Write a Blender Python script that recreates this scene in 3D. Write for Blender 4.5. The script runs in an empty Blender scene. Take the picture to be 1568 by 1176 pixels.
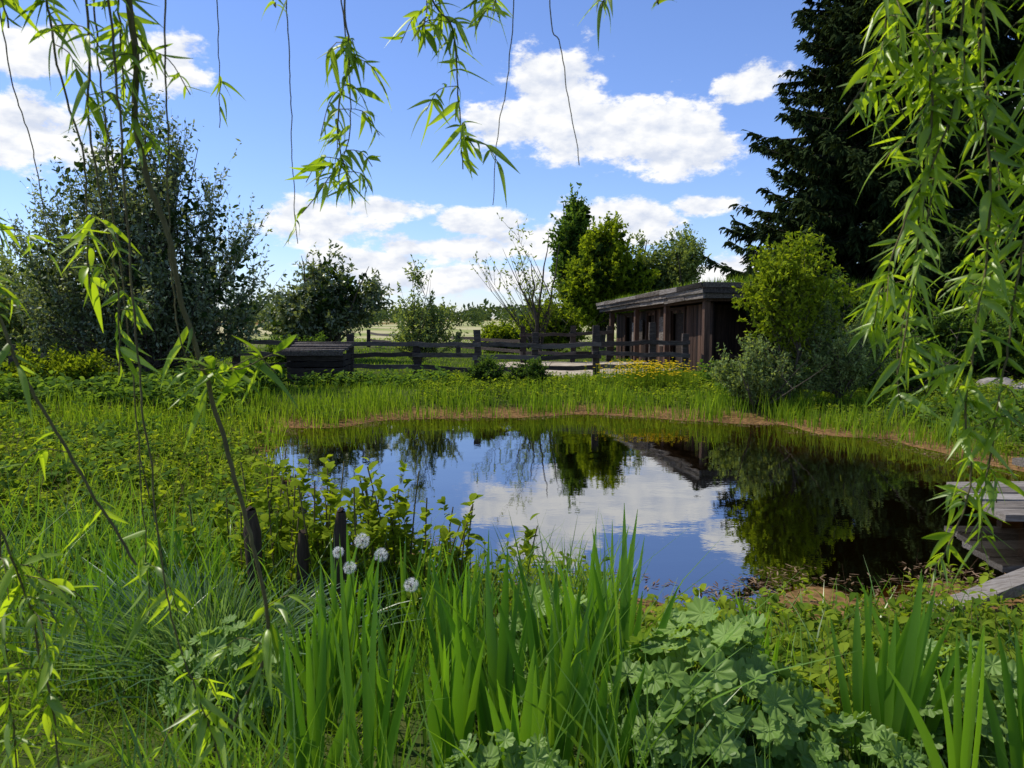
import bpy, math, numpy as np
from mathutils import Vector
R = np.random.default_rng(7)
SUN_AZ, SUN_EL = -72.0, 56.0
scene = bpy.context.scene

# ---------------------------------------------------------------- utilities
def nrm(a):
    return a / np.maximum(np.linalg.norm(a, axis=-1, keepdims=True), 1e-9)
def runit(n):
    return nrm(R.normal(size=(n, 3)))
def U(a, b, n):
    return R.uniform(a, b, n)
def ss(t):
    t = np.clip(t, 0, 1); return t * t * (3 - 2 * t)

class MB:
    def __init__(s):
        s.v = []; s.f = []; s.m = []; s.r = []; s.n = 0; s.sm = []
    def add(s, v, f, mat=0, rnd=0.5, smooth=False):
        v = np.asarray(v, float).reshape(-1, 3); f = np.asarray(f, int)
        s.v.append(v); s.f.append(f + s.n)
        s.m.append(np.full(len(f), mat)); s.sm.append(np.full(len(f), smooth))
        s.r.append(np.broadcast_to(np.asarray(rnd, float).reshape(-1) if np.ndim(rnd) else rnd, (len(v),)).copy())
        s.n += len(v)
    def build(s, name, mats, parent=None):
        me = bpy.data.meshes.new(name)
        v = np.concatenate(s.v); me.vertices.add(len(v))
        me.vertices.foreach_set("co", v.astype(np.float32).ravel())
        loops = np.concatenate([f.ravel() for f in s.f])
        tot = np.concatenate([np.full(len(f), f.shape[1]) for f in s.f])
        st = np.concatenate([[0], np.cumsum(tot)[:-1]])
        me.loops.add(len(loops)); me.loops.foreach_set("vertex_index", loops.astype(np.int32))
        me.polygons.add(len(tot)); me.polygons.foreach_set("loop_start", st.astype(np.int32))
        me.polygons.foreach_set("material_index", np.concatenate(s.m).astype(np.int32))
        me.polygons.foreach_set("use_smooth", np.concatenate(s.sm).astype(bool))
        for m in mats: me.materials.append(m)
        at = me.attributes.new("rnd", 'FLOAT', 'POINT')
        at.data.foreach_set("value", np.concatenate(s.r).astype(np.float32))
        me.update(calc_edges=True)
        ob = bpy.data.objects.new(name, me); scene.collection.objects.link(ob)
        if parent: ob.parent = parent
        return ob

def ribbons(mb, base, d, side, L, W, bend, prof, mat=0, rnd=0.5, fold=0.0):
    N = len(base)
    if N == 0: return
    K = len(prof); t = np.linspace(0, 1, K); prof = np.asarray(prof)
    L = np.broadcast_to(L, (N,)); W = np.broadcast_to(W, (N,))
    P = base[:, None] + d[:, None] * L[:, None, None] * t[None, :, None] + bend[:, None] * (t ** 2)[None, :, None]
    wk = (W[:, None] * prof[None] / 2)[..., None]
    s = side[:, None]
    rn = np.broadcast_to(rnd, (N,))
    if fold:
        up = nrm(np.cross(side, d))[:, None]
        V = np.stack([P - s * wk + up * wk * fold, P, P + s * wk + up * wk * fold], 2); C = 3
    else:
        V = np.stack([P - s * wk, P + s * wk], 2); C = 2
    idx = np.arange(N * K * C).reshape(N, K, C)
    fs = []
    for c in range(C - 1):
        fs.append(np.stack([idx[:, :-1, c], idx[:, :-1, c + 1], idx[:, 1:, c + 1], idx[:, 1:, c]], -1).reshape(-1, 4))
    mb.add(V, np.concatenate(fs), mat, np.repeat(rn, K * C), smooth=bool(fold) or K > 3)

def tubes(mb, P, rad, sides=5, mat=0, rnd=0.5):
    P = np.asarray(P, float); N, K, _ = P.shape
    rad = np.broadcast_to(rad, (N, K))
    T = nrm(np.gradient(P, axis=1))
    ref = np.zeros_like(T); ref[..., 0] = 1.0; ref[..., 1] = .31
    hor = np.abs(T[..., 0]) > .85
    ref[hor] = (0, 0.2, 1)
    A = nrm(np.cross(T, ref)); B = np.cross(T, A)
    an = np.arange(sides) * 2 * math.pi / sides
    V = P[:, :, None] + rad[:, :, None, None] * (A[:, :, None] * np.cos(an)[None, None, :, None] + B[:, :, None] * np.sin(an)[None, None, :, None])
    idx = np.arange(N * K * sides).reshape(N, K, sides)
    nx = np.roll(idx, -1, axis=2)
    f = np.stack([idx[:, :-1], nx[:, :-1], nx[:, 1:], idx[:, 1:]], -1).reshape(-1, 4)
    mb.add(V, f, mat, np.repeat(np.broadcast_to(rnd, (N,)), K * sides), smooth=True)

def hexa(mb, c8, mat=0, rnd=0.5):
    f = [[0, 3, 2, 1], [4, 5, 6, 7], [0, 1, 5, 4], [1, 2, 6, 5], [2, 3, 7, 6], [3, 0, 4, 7]]
    mb.add(c8, f, mat, rnd)
def box(mb, lo, hi, mat=0, rnd=0.5, jit=0.0, T=None):
    x0, y0, z0 = lo; x1, y1, z1 = hi
    c = np.array([[x0, y0, z0], [x1, y0, z0], [x1, y1, z0], [x0, y1, z0], [x0, y0, z1], [x1, y0, z1], [x1, y1, z1], [x0, y1, z1]], float)
    if jit: c += R.normal(size=c.shape) * jit
    if T is not None: c = T(c)
    hexa(mb, c, mat, rnd)
def beam(mb, a, b, w, h, mat=0, rnd=0.5, jit=0.004):
    a = np.array(a, float); b = np.array(b, float)
    t = nrm(b - a); s = nrm(np.cross(t, [0, 0, 1.0])) if abs(t[2]) < .9 else np.array([1.0, 0, 0])
    u = np.cross(s, t)
    K = 6
    pts = [a + (b - a) * k / (K - 1) + (s * R.normal() + u * R.normal()) * jit * 2 for k in range(K)]
    V = []
    for k, p in enumerate(pts):
        ww = w * (1 + R.normal() * .05) / 2; hh = h * (1 + R.normal() * .05) / 2
        for sx, sz in ((-1, -1), (1, -1), (1, 1), (-1, 1)):
            V.append(p + s * sx * ww + u * sz * hh)
    f = []
    for k in range(K - 1):
        for q in range(4):
            f.append([k * 4 + q, k * 4 + (q + 1) % 4, k * 4 + 4 + (q + 1) % 4, k * 4 + 4 + q])
    f.append([3, 2, 1, 0]); e = (K - 1) * 4; f.append([e, e + 1, e + 2, e + 3])
    mb.add(V, f, mat, rnd)

# ---------------------------------------------------------------- materials
def newmat(name):
    m = bpy.data.materials.new(name); m.use_nodes = True
    nt = m.node_tree; nt.nodes.clear()
    out = nt.nodes.new('ShaderNodeOutputMaterial')
    return m, nt, out
def ramp(nt, fac, cols):
    r = nt.nodes.new('ShaderNodeValToRGB'); e = r.color_ramp.elements
    while len(e) < len(cols): e.new(0.5)
    for i, (p, c) in enumerate(cols):
        e[i].position = p; e[i].color = (*c, 1)
    nt.links.new(fac, r.inputs[0]); return r.outputs[0]
def noise(nt, scale, detail=4, vec=None, rough=.55):
    n = nt.nodes.new('ShaderNodeTexNoise'); n.inputs['Scale'].default_value = scale
    n.inputs['Detail'].default_value = detail; n.inputs['Roughness'].default_value = rough
    if vec is not None: nt.links.new(vec, n.inputs['Vector'])
    return n.outputs['Fac']
def math_(nt, op, a, b=None, c=None):
    n = nt.nodes.new('ShaderNodeMath'); n.operation = op
    for i, x in enumerate((a, b, c)):
        if x is None: continue
        if isinstance(x, (int, float)): n.inputs[i].default_value = x
        else: nt.links.new(x, n.inputs[i])
    return n.outputs[0]
def leafmat(name, dark, light, trans=.45, tcol=None, tboost=2.2, gloss=0.0, rough=.35):
    m, nt, out = newmat(name)
    a = nt.nodes.new('ShaderNodeAttribute'); a.attribute_name = 'rnd'
    col = ramp(nt, a.outputs['Fac'], [(0, dark), (1, light)])
    b = nt.nodes.new('ShaderNodeBsdfDiffuse'); nt.links.new(col, b.inputs['Color'])
    tr = nt.nodes.new('ShaderNodeBsdfTranslucent')
    if tcol is None: tcol = (1.25 * tboost, 1.12 * tboost, .35 * tboost)
    c2 = ramp(nt, a.outputs['Fac'], [(0, tuple(min(x * y, .9) for x, y in zip(dark, tcol))), (1, tuple(min(x * y, .9) for x, y in zip(light, tcol)))])
    nt.links.new(c2, tr.inputs['Color'])
    ms = nt.nodes.new('ShaderNodeMixShader'); ms.inputs[0].default_value = trans
    nt.links.new(b.outputs[0], ms.inputs[1]); nt.links.new(tr.outputs[0], ms.inputs[2])
    res = ms.outputs[0]
    if gloss:
        g = nt.nodes.new('ShaderNodeBsdfGlossy'); g.inputs['Roughness'].default_value = rough
        g.inputs['Color'].default_value = (1, 1, .9, 1)
        m2 = nt.nodes.new('ShaderNodeMixShader'); m2.inputs[0].default_value = gloss
        nt.links.new(res, m2.inputs[1]); nt.links.new(g.outputs[0], m2.inputs[2]); res = m2.outputs[0]
    nt.links.new(res, out.inputs[0]); return m
def woodmat(name, c1, c2, c3, stretch=(6, 6, 1), scale=6, bump=.4, rough=.85):
    m, nt, out = newmat(name)
    tc = nt.nodes.new('ShaderNodeTexCoord'); mp = nt.nodes.new('ShaderNodeMapping')
    mp.inputs['Scale'].default_value = stretch; nt.links.new(tc.outputs['Object'], mp.inputs[0])
    n = noise(nt, scale, 6, mp.outputs[0], .65)
    a = nt.nodes.new('ShaderNodeAttribute'); a.attribute_name = 'rnd'
    f = math_(nt, 'ADD', math_(nt, 'MULTIPLY', n, .75), math_(nt, 'MULTIPLY', math_(nt, 'SUBTRACT', a.outputs['Fac'], .3), .5))
    col = ramp(nt, f, [(.25, c1), (.5, c2), (.75, c3)])
    b = nt.nodes.new('ShaderNodeBsdfPrincipled'); b.inputs['Roughness'].default_value = rough
    b.inputs['Specular IOR Level'].default_value = .25
    nt.links.new(col, b.inputs['Base Color'])
    bp = nt.nodes.new('ShaderNodeBump'); bp.inputs['Strength'].default_value = bump; bp.inputs['Distance'].default_value = .02
    nt.links.new(n, bp.inputs['Height']); nt.links.new(bp.outputs[0], b.inputs['Normal'])
    nt.links.new(b.outputs[0], out.inputs[0]); return m

M_bark = woodmat("bark", (.03, .025, .018), (.08, .065, .045), (.16, .14, .11), (3, 3, 1), 8)
M_willowbark = woodmat("willow_twig_bark", (.06, .05, .02), (.13, .11, .04), (.20, .17, .07), (3, 3, 1), 20)
M_wood = woodmat("weathered_dark_wood", (.018, .013, .010), (.055, .042, .032), (.14, .115, .095), (1, 1, 5), 5)
M_hut = woodmat("hut_boards", (.015, .008, .005), (.045, .024, .015), (.11, .062, .040), (14, 14, 1), 2)
M_greywood = woodmat("silver_grey_wood", (.04, .032, .024), (.17, .145, .115), (.33, .30, .26), (2, 18, 18), 3, .9)
M_fascia = woodmat("roof_edge_boards", (.022, .017, .013), (.10, .08, .062), (.27, .24, .21), (12, 1, 16), 2, .7)
M_post = woodmat("rotten_post_wood", (.02, .013, .008), (.06, .04, .025), (.12, .08, .05), (10, 10, 1), 5)

L_willow = leafmat("willow_leaf", (.10, .18, .012), (.28, .40, .03), .52, tboost=1.9, gloss=.04, rough=.4)
L_silver = leafmat("silvery_leaf", (.04, .07, .022), (.25, .31, .16), .35, tboost=1.5, gloss=.05, rough=.4)
L_mid = leafmat("mid_leaf", (.04, .09, .017), (.13, .21, .04), .42, tboost=1.9)
L_lime = leafmat("lime_leaf", (.09, .14, .010), (.23, .30, .024), .45, tboost=1.8)
L_pale = leafmat("pale_shrub_leaf", (.09, .14, .04), (.26, .33, .13), .42, tboost=1.6)
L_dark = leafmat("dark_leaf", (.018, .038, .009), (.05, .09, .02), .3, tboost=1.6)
L_spruce = leafmat("spruce_needle", (.010, .020, .008), (.040, .060, .020), .12, tboost=1.5)
L_iris = leafmat("iris_leaf", (.045, .14, .012), (.15, .30, .022), .5, tboost=1.8, gloss=.05, rough=.38)
L_grass = leafmat("grass_blade", (.065, .13, .014), (.19, .29, .032), .48, tboost=1.7)
L_fgrass = leafmat("tall_grass_blade", (.035, .10, .012), (.16, .29, .028), .48, tboost=1.7, gloss=.04, rough=.4)
L_blue = leafmat("blue_grass_blade", (.07, .15, .07), (.17, .28, .14), .4, tboost=1.5, gloss=.05, rough=.4)
L_reed = leafmat("reed_blade", (.07, .15, .014), (.21, .31, .030), .5, tboost=1.7)
L_lady = leafmat("ladys_mantle_leaf", (.08, .17, .025), (.22, .34, .075), .4, tboost=1.5, gloss=.02, rough=.5)
L_bog = leafmat("bog_plant_leaf", (.06, .12, .014), (.24, .31, .030), .45, tboost=1.7)
L_straw = leafmat("dead_stalk", (.06, .035, .020), (.26, .18, .11), .2, tboost=1.0)
L_far = leafmat("far_leaf", (.045, .075, .035), (.10, .14, .055), .3, tboost=1.5)
L_seed = leafmat("seed_fluff", (.75, .74, .70), (.85, .84, .80), .4, tcol=(1, 1, 1))
L_yellow = leafmat("yellow_petal", (.75, .55, .02), (.85, .65, .03), .3, tcol=(1, 1, 1))

# ---------------------------------------------------------------- pond outline and terrain
ctrl = np.array([(-1.3, 5.9), (-0.3, 5.15), (.9, 4.8), (2.0, 4.85), (2.7, 4.85), (3.4, 4.9), (4.3, 5.0), (5.3, 5.8), (6.1, 7.4), (6.4, 9.2), (6.1, 11.3),
                 (5.1, 12.9), (3.8, 13.9), (1.5, 14.7), (-1.05, 14.4), (-2.8, 13.7), (-4.1, 12.7), (-4.2, 11.5), (-3.5, 10.2), (-2.7, 8.5), (-2.1, 7.0)])
def closed_spline(c, k=8):
    o = []
    n = len(c)
    for i in range(n):
        p0, p1, p2, p3 = c[i - 1], c[i], c[(i + 1) % n], c[(i + 2) % n]
        for t in np.arange(k) / k:
            o.append(.5 * ((2 * p1) + (-p0 + p2) * t + (2 * p0 - 5 * p1 + 4 * p2 - p3) * t * t + (-p0 + 3 * p1 - 3 * p2 + p3) * t ** 3))
    return np.array(o)
POND = closed_spline(ctrl)
ang = np.arange(len(POND)) * 2 * math.pi / len(POND)
POND = POND + np.stack([.16 * np.sin(ang * 17) + .10 * np.sin(ang * 29), .16 * np.cos(ang * 13) + .12 * np.sin(ang * 23)], 1)
def sdist(x, y):
    x = np.asarray(x, float); y = np.asarray(y, float); sh = x.shape
    x = x.ravel(); y = y.ravel(); best = np.full(x.shape, 1e9); ins = np.zeros(x.shape, bool)
    A = POND; B = np.roll(POND, -1, 0)
    for (ax, ay), (bx, by) in zip(A, B):
        dx, dy = bx - ax, by - ay
        t = np.clip(((x - ax) * dx + (y - ay) * dy) / (dx * dx + dy * dy + 1e-12), 0, 1)
        best = np.minimum(best, (x - ax - t * dx) ** 2 + (y - ay - t * dy) ** 2)
        c = ((ay > y) != (by > y))
        ins ^= c & (x < (bx - ax) * (y - ay) / (by - ay + 1e-12) + ax)
    d = np.sqrt(best); return np.where(ins, -d, d).reshape(sh)
def H(x, y, sd=None):
    x = np.asarray(x, float); y = np.asarray(y, float)
    if sd is None: sd = sdist(x, y)
    o = .02 + .27 * ss(sd / 2.3) + ss(sd / 3) * (.03 * np.sin(x * 1.1 + y * .5) + .03 * np.sin(y * .83 - x * .37))
    i = -.75 * ss(-sd / 1.5) + .02
    return np.where(sd > 0, o, i)
def geo(a, b, n): return np.geomspace(a, b, n)
xs = np.concatenate([-geo(12.3, 2500, 40)[::-1], np.linspace(-12, 12, 181), geo(12.3, 2500, 40)])
ys = np.concatenate([-geo(.5, 600, 25)[::-1], np.linspace(0, 24, 181), geo(24.3, 3500, 60)])
gx, gy = np.meshgrid(xs, ys); gz = H(gx, gy)
far = ss((gy - 60) / 300); gz = gz + far * (.8 * np.sin(gx * .012) + .4 * np.sin(gy * .02)) * .4
mb = MB(); ny, nx_ = gx.shape
idx = np.arange(nx_ * ny).reshape(ny, nx_)
mb.add(np.stack([gx, gy, gz], -1), np.stack([idx[:-1, :-1], idx[:-1, 1:], idx[1:, 1:], idx[1:, :-1]], -1).reshape(-1, 4), 0, .5, True)
m, nt, out = newmat("ground_soil_and_fields")
g = nt.nodes.new('ShaderNodeNewGeometry'); sp = nt.nodes.new('ShaderNodeSeparateXYZ'); nt.links.new(g.outputs['Position'], sp.inputs[0])
n1 = noise(nt, 1.3, 4, g.outputs['Position']); n2 = noise(nt, 14, 4, g.outputs['Position']); n3 = noise(nt, .03, 3, g.outputs['Position'])
nn = math_(nt, 'ADD', math_(nt, 'MULTIPLY', n1, .5), math_(nt, 'MULTIPLY', n2, .5))
near = ramp(nt, nn, [(.35, (.022, .028, .010)), (.5, (.05, .07, .018)), (.65, (.09, .09, .03))])
field = ramp(nt, math_(nt, 'ADD', math_(nt, 'MULTIPLY', n3, .8), math_(nt, 'MULTIPLY', n1, .2)), [(.38, (.16, .22, .06)), (.45, (.27, .28, .11)), (.52, (.40, .36, .20))])
mud = ramp(nt, n2, [(.3, (.06, .035, .014)), (.7, (.26, .15, .06))])
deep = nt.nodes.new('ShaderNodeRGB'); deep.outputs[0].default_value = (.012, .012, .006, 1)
def mixc(f, a, b):
    q = nt.nodes.new('ShaderNodeMixRGB'); nt.links.new(f, q.inputs[0]); nt.links.new(a, q.inputs[1]); nt.links.new(b, q.inputs[2]); return q.outputs[0]
def mr(v, a, b):
    q = nt.nodes.new('ShaderNodeMapRange'); q.inputs[1].default_value = a; q.inputs[2].default_value = b; nt.links.new(v, q.inputs[0]); return q.outputs[0]
c = mixc(mr(sp.outputs['Y'], 40, 60), near, field)
c = mixc(mr(sp.outputs['Z'], .14, .05), c, mud)
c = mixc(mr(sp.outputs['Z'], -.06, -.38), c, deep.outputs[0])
b = nt.nodes.new('ShaderNodeBsdfDiffuse')
nt.links.new(c, b.inputs['Color'])
nt.links.new(b.outputs[0], out.inputs[0])
mb.build("ground", [m])

# sandy yard behind the fence
mb = MB()
K = 48; a = np.arange(K) * 2 * math.pi / K
rr = 1 + .12 * np.sin(a * 3) + .08 * np.sin(a * 5 + 1)
px_, py_ = 2.3 + 2.9 * rr * np.cos(a), 24.2 + 3.9 * rr * np.sin(a)
V = np.stack([px_, py_, H(px_, py_) + .03], 1); V = np.vstack([V, [[2.3, 24.2, .38]]])
mb.add(V, [[i, (i + 1) % K, K] for i in range(K)], 0, .5, True)
m, nt, out = newmat("sand"); g = nt.nodes.new('ShaderNodeNewGeometry')
b = nt.nodes.new('ShaderNodeBsdfDiffuse')
nt.links.new(ramp(nt, noise(nt, 3, 8, g.outputs['Position']), [(.35, (.24, .20, .14)), (.65, (.46, .40, .30))]), b.inputs['Color'])
nt.links.new(b.outputs[0], out.inputs[0]); mb.build("sandy_path", [m])

# water: one level sheet, hidden by the banks outside the shoreline
mb = MB(); mb.add([[-6, 3.6, 0], [8.5, 3.6, 0], [8.5, 16, 0], [-6, 16, 0]], [[0, 1, 2, 3]], 0, .5)
m, nt, out = newmat("pond_water"); g = nt.nodes.new('ShaderNodeNewGeometry')
mp = nt.nodes.new('ShaderNodeMapping'); mp.inputs['Scale'].default_value = (1, 1.6, 1); nt.links.new(g.outputs['Position'], mp.inputs[0])
hh = math_(nt, 'ADD', math_(nt, 'MULTIPLY', noise(nt, 1.0, 1, mp.outputs[0]), 1.0), math_(nt, 'MULTIPLY', noise(nt, 9, 2, mp.outputs[0]), .10))
bp = nt.nodes.new('ShaderNodeBump'); bp.inputs['Strength'].default_value = .2; bp.inputs['Distance'].default_value = .014; nt.links.new(hh, bp.inputs['Height'])
fr = nt.nodes.new('ShaderNodeFresnel'); fr.inputs['IOR'].default_value = 1.5; nt.links.new(bp.outputs[0], fr.inputs['Normal'])
fac = math_(nt, 'MULTIPLY_ADD', fr.outputs[0], .55, .45)
gl = nt.nodes.new('ShaderNodeBsdfGlossy'); gl.inputs['Roughness'].default_value = .006; nt.links.new(bp.outputs[0], gl.inputs['Normal'])
tr = nt.nodes.new('ShaderNodeBsdfTransparent'); tr.inputs['Color'].default_value = (.68, .52, .28, 1)
ms = nt.nodes.new('ShaderNodeMixShader'); nt.links.new(fac, ms.inputs[0]); nt.links.new(tr.outputs[0], ms.inputs[1]); nt.links.new(gl.outputs[0], ms.inputs[2])
nt.links.new(ms.outputs[0], out.inputs[0]); mb.build("pond_water", [m])

# ---------------------------------------------------------------- plant generators
def scatter(x0, x1, y0, y1, n, sdmin=0., sdmax=99, fr=.95):
    x = U(x0, x1, n); y = U(y0, y1, n)
    k = (np.abs(x) < fr * y + .6); x, y = x[k], y[k]
    s = sdist(x, y); k = (s > sdmin) & (s < sdmax); x, y, s = x[k], y[k], s[k]
    return x, y, np.maximum(H(x, y, s), -.05)
def patch(x, y, f=1.0):
    return .5 + .25 * np.sin(x * 1.7 * f + 1.3 * np.sin(y * 1.1 * f)) + .25 * np.sin(y * 2.3 * f + 1.1 * np.sin(x * 1.9 * f))
def grass(mb, x, y, z, h0, h1, w, mat=0, lean=.35, prof=(1, .95, .7, .06), rb=None):
    n = len(x)
    d = R.normal(size=(n, 3)) * lean * .5; d[:, 2] = 1; d = nrm(d)
    side = nrm(np.cross(d, np.c_[R.normal(size=(n, 2)), np.zeros(n)]))
    L = U(h0, h1, n) * (.55 + .45 * patch(x, y) + .35 * patch(y + 3, x, 2.7))
    bend = np.c_[R.normal(size=(n, 2)) * lean * .6, -np.abs(R.normal(size=n)) * lean * .35] * L[:, None]
    rnd = np.clip(.35 * patch(x, y, .7) + .3 * patch(y, x, 3.1) + U(-.1, .5, n), 0, 1)
    ribbons(mb, np.c_[x, y, z - .01], d, side, L, w * U(.6, 1.3, n), bend, prof, mat, rnd)
LEAF = (.12, .8, 1, .75, .05)
LEAF3 = (.2, 1, .7, .06)
def leafy(mb, x, y, z, h0, h1, nl, ll, lw, mat=0, stem=None, prof=LEAF, fold=.25):
    n = len(x); h = U(h0, h1, n); d = R.normal(size=(n, 3)) * .22; d[:, 2] = 1; d = nrm(d)
    P0 = np.c_[x, y, z - .01]
    rn = np.clip(.35 * patch(x, y, 1.4) + .3 * patch(y, x, 3.3) + U(-.15, .5, n), 0, 1)
    if stem is not None:
        side = nrm(np.cross(d, np.c_[R.normal(size=(n, 2)), np.zeros(n)]))
        ribbons(mb, P0, d, side, h, .005, np.zeros((n, 3)), (1, .5), stem, rn)
    i = np.repeat(np.arange(n), nl); m_ = len(i); t = U(.25, 1, m_)
    a = U(0, 2 * math.pi, m_); ld = nrm(np.c_[np.cos(a), np.sin(a), U(.1, 1.6, m_)])
    sd_ = nrm(np.cross(ld, [0, 0, 1.]) + R.normal(size=(m_, 3)) * .25)
    l = ll * U(.6, 1.3, m_)
    ribbons(mb, P0[i] + d[i] * (h[i] * t)[:, None], ld, sd_, l, lw * l / ll, np.c_[np.zeros((m_, 2)), -l * .35], prof, mat, np.clip(rn[i] + U(-.2, .2, m_), 0, 1), fold)

def tree(name, base, Ht, blobs, n_limbs, n_twigs, n_leaf, lL, lW, lmat, tr, stems=1, twigL=.6, up=.5, inner=0, droop=0., tw_r=.006, spread=.4):
    mb = MB(); base = np.array(base, float); blobs = np.array(blobs, float)
    vol = blobs[:, 3] * blobs[:, 4] * blobs[:, 5]
    S = []
    for s in range(stems):
        K = 9; t = np.linspace(0, 1, K)
        off = np.array([R.normal(), R.normal(), 0]) * spread * (stems > 1)
        top = base + off * 2.2 + np.array([R.normal() * .15, R.normal() * .15, Ht * .93 * (1 if stems == 1 else R.uniform(.75, 1))])
        p = base[None] + off * .15 + (top - base)[None] * t[:, None]
        p[:, :2] += np.cumsum(R.normal(size=(K, 2)), 0) * .012 * Ht * (t[:, None] > 0); p[0, 2] -= .15
        S.append(p)
    S = np.array(S); tt = np.linspace(0, 1, 9)
    tubes(mb, S, (tr / (stems ** .5)) * (1 - tt * .88)[None], 7, 0, .4)
    bi = R.choice(len(blobs), n_limbs, p=vol / vol.sum()); bb = blobs[bi]
    att = bb[:, :3] + runit(n_limbs) * (U(.2, 1, n_limbs) ** .45)[:, None] * bb[:, 3:6] * .88
    si = R.integers(0, stems, n_limbs)
    hd = np.linalg.norm(att[:, :2] - base[:2], axis=1)
    z0 = np.clip(att[:, 2] - base[2] - hd * (.35 + up) - .15 * Ht, .10 * Ht, .86 * Ht)
    f = np.clip(z0 / (Ht * .93), 0, .95) * 8; i0 = np.floor(f).astype(int); fr_ = (f - i0)[:, None]
    st = S[si, i0] * (1 - fr_) + S[si, np.minimum(i0 + 1, 8)] * fr_
    K = 7; t = np.linspace(0, 1, K)[None, :, None]
    mid = st * .5 + att * .5; mid[:, :2] = st[:, :2] * .45 + att[:, :2] * .55; mid[:, 2] += hd * (.12 - up * .15) ; mid += R.normal(size=mid.shape) * .05 * Ht * .3
    P = st[:, None] * (1 - t) ** 2 + 2 * mid[:, None] * t * (1 - t) + att[:, None] * t ** 2
    lr = tr * .32 * U(.6, 1, n_limbs) / (stems ** .3)
    tubes(mb, P, lr[:, None] * (1 - np.linspace(0, 1, K) * .85)[None], 4, 0, .4)
    li = R.integers(0, n_limbs, n_twigs); tf = (1 - U(0, 1, n_twigs) ** 1.5 * .8) * (K - 1.001)
    k0 = np.floor(tf).astype(int); fr_ = (tf - k0)[:, None]
    tp = P[li, k0] * (1 - fr_) + P[li, k0 + 1] * fr_; ld = nrm(P[li, k0 + 1] - P[li, k0])
    td = nrm(ld * .55 + runit(n_twigs) * .8 + np.array([0, 0, up * .7 - droop]))
    tl = twigL * U(.5, 1.3, n_twigs); side = nrm(np.cross(td, runit(n_twigs)))
    bend = np.c_[np.zeros((n_twigs, 2)), (up * .2 - droop - .05) * tl]
    ribbons(mb, tp, td, side, tl, tw_r * 2, bend, (1, .7, .3), 0, .5)
    i = np.repeat(np.arange(n_twigs), n_leaf); m_ = len(i); t = U(.1, 1.05, m_)[:, None]
    lp = tp[i] + td[i] * tl[i][:, None] * t + bend[i] * t ** 2
    ldr = nrm(td[i] * .5 + runit(m_) * .9 + np.array([0, 0, -.15]))
    lside = nrm(np.cross(ldr, runit(m_))); l = lL * U(.6, 1.35, m_)
    tr_ = U(0, .5, n_twigs); rn = np.clip(tr_[i] + U(0, .5, m_), 0, 1)
    ribbons(mb, lp, ldr, lside, l, lW * l / lL, runit(m_) * l[:, None] * .15, (.25, 1, .1), 1, rn)
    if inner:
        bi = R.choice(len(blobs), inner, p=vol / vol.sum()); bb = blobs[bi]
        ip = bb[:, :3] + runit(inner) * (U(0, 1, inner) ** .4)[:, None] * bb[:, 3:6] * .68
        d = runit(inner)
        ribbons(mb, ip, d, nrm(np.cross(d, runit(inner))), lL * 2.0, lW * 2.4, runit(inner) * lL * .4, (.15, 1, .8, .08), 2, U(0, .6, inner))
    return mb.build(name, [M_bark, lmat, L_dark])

def spruce(name, base, Ht, Rm, zlow=.6):
    mb = MB(); base = np.array(base, float)
    t = np.linspace(0, 1, 12); p = base[None] + np.array([0, 0, Ht])[None] * t[:, None]
    tubes(mb, p[None], (.26 * (1 - t) + .01)[None], 8, 0, .3)
    n = int(Ht * 50); z = zlow + (Ht - zlow - .2) * (1 - (1 - U(0, 1, n)) ** .8)
    a = U(0, 2 * math.pi, n)
    L = Rm * (1 - z / Ht) ** .95 * U(.55, 1.12, n) * (1 + .12 * np.sin(z * 1.7 + np.sin(a * 2) * 2)) + .15
    o = np.c_[np.cos(a), np.sin(a), np.zeros(n)]
    K = 8; t = np.linspace(0, 1, K)[None, :, None]
    droop = (.14 + .30 * (1 - z / Ht) + R.normal(size=n) * .06)[:, None, None]
    P = (base + np.c_[np.zeros((n, 2)), z])[:, None] + o[:, None] * L[:, None, None] * t
    P[..., 2:] += L[:, None, None] * (-droop * 1.7 * t + (droop * 1.3) * t ** 2.6)
    tubes(mb, P, .03 * (1 - .9 * np.linspace(0, 1, K))[None] * (L / 3)[:, None] + .004, 3, 0, .3)
    per = np.maximum((L * 24).astype(int), 8); i = np.repeat(np.arange(n), per); m_ = len(i)
    tf = U(.08, 1, m_) ** .7 * (K - 1.001); k0 = np.floor(tf).astype(int); f = (tf - k0)[:, None]; tt = tf / (K - 1)
    q = P[i, k0] * (1 - f) + P[i, k0 + 1] * f; bd = nrm(P[i, k0 + 1] - P[i, k0])
    sg = R.choice([-1, 1], m_)[:, None]; sd_ = np.cross(bd, [0, 0, 1.]) * sg
    td = nrm(bd * .7 + sd_ * U(.1, 1, m_)[:, None] + np.array([0, 0, -.5]) + R.normal(size=(m_, 3)) * .3)
    tl = (.30 + .32 * (1 - tt)) * U(.5, 1.2, m_) * np.clip(L[i] / 2.5, .45, 1)
    rr = U(0, .45, n)[i] + .4 * tt
    for kk in range(3):
        u = U(0, .8, m_)[:, None] if kk else np.zeros((m_, 1))
        dd = td if kk == 0 else nrm(td + runit(m_) * .8 + np.array([0, 0, -.15]))
        s = nrm(np.cross(dd, runit(m_)))
        ribbons(mb, q + td * tl[:, None] * u, dd, s, tl * (1 if kk == 0 else .5), .095 if kk == 0 else .075, np.c_[np.zeros((m_, 2)), -tl * .2], (.6, 1, .1), 1, np.clip(rr + U(-.1, .3, m_), 0, 1))
    return mb.build(name, [M_bark, L_spruce])

G = lambda x, y: float(H(np.array([x]), np.array([y]))[0])
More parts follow.
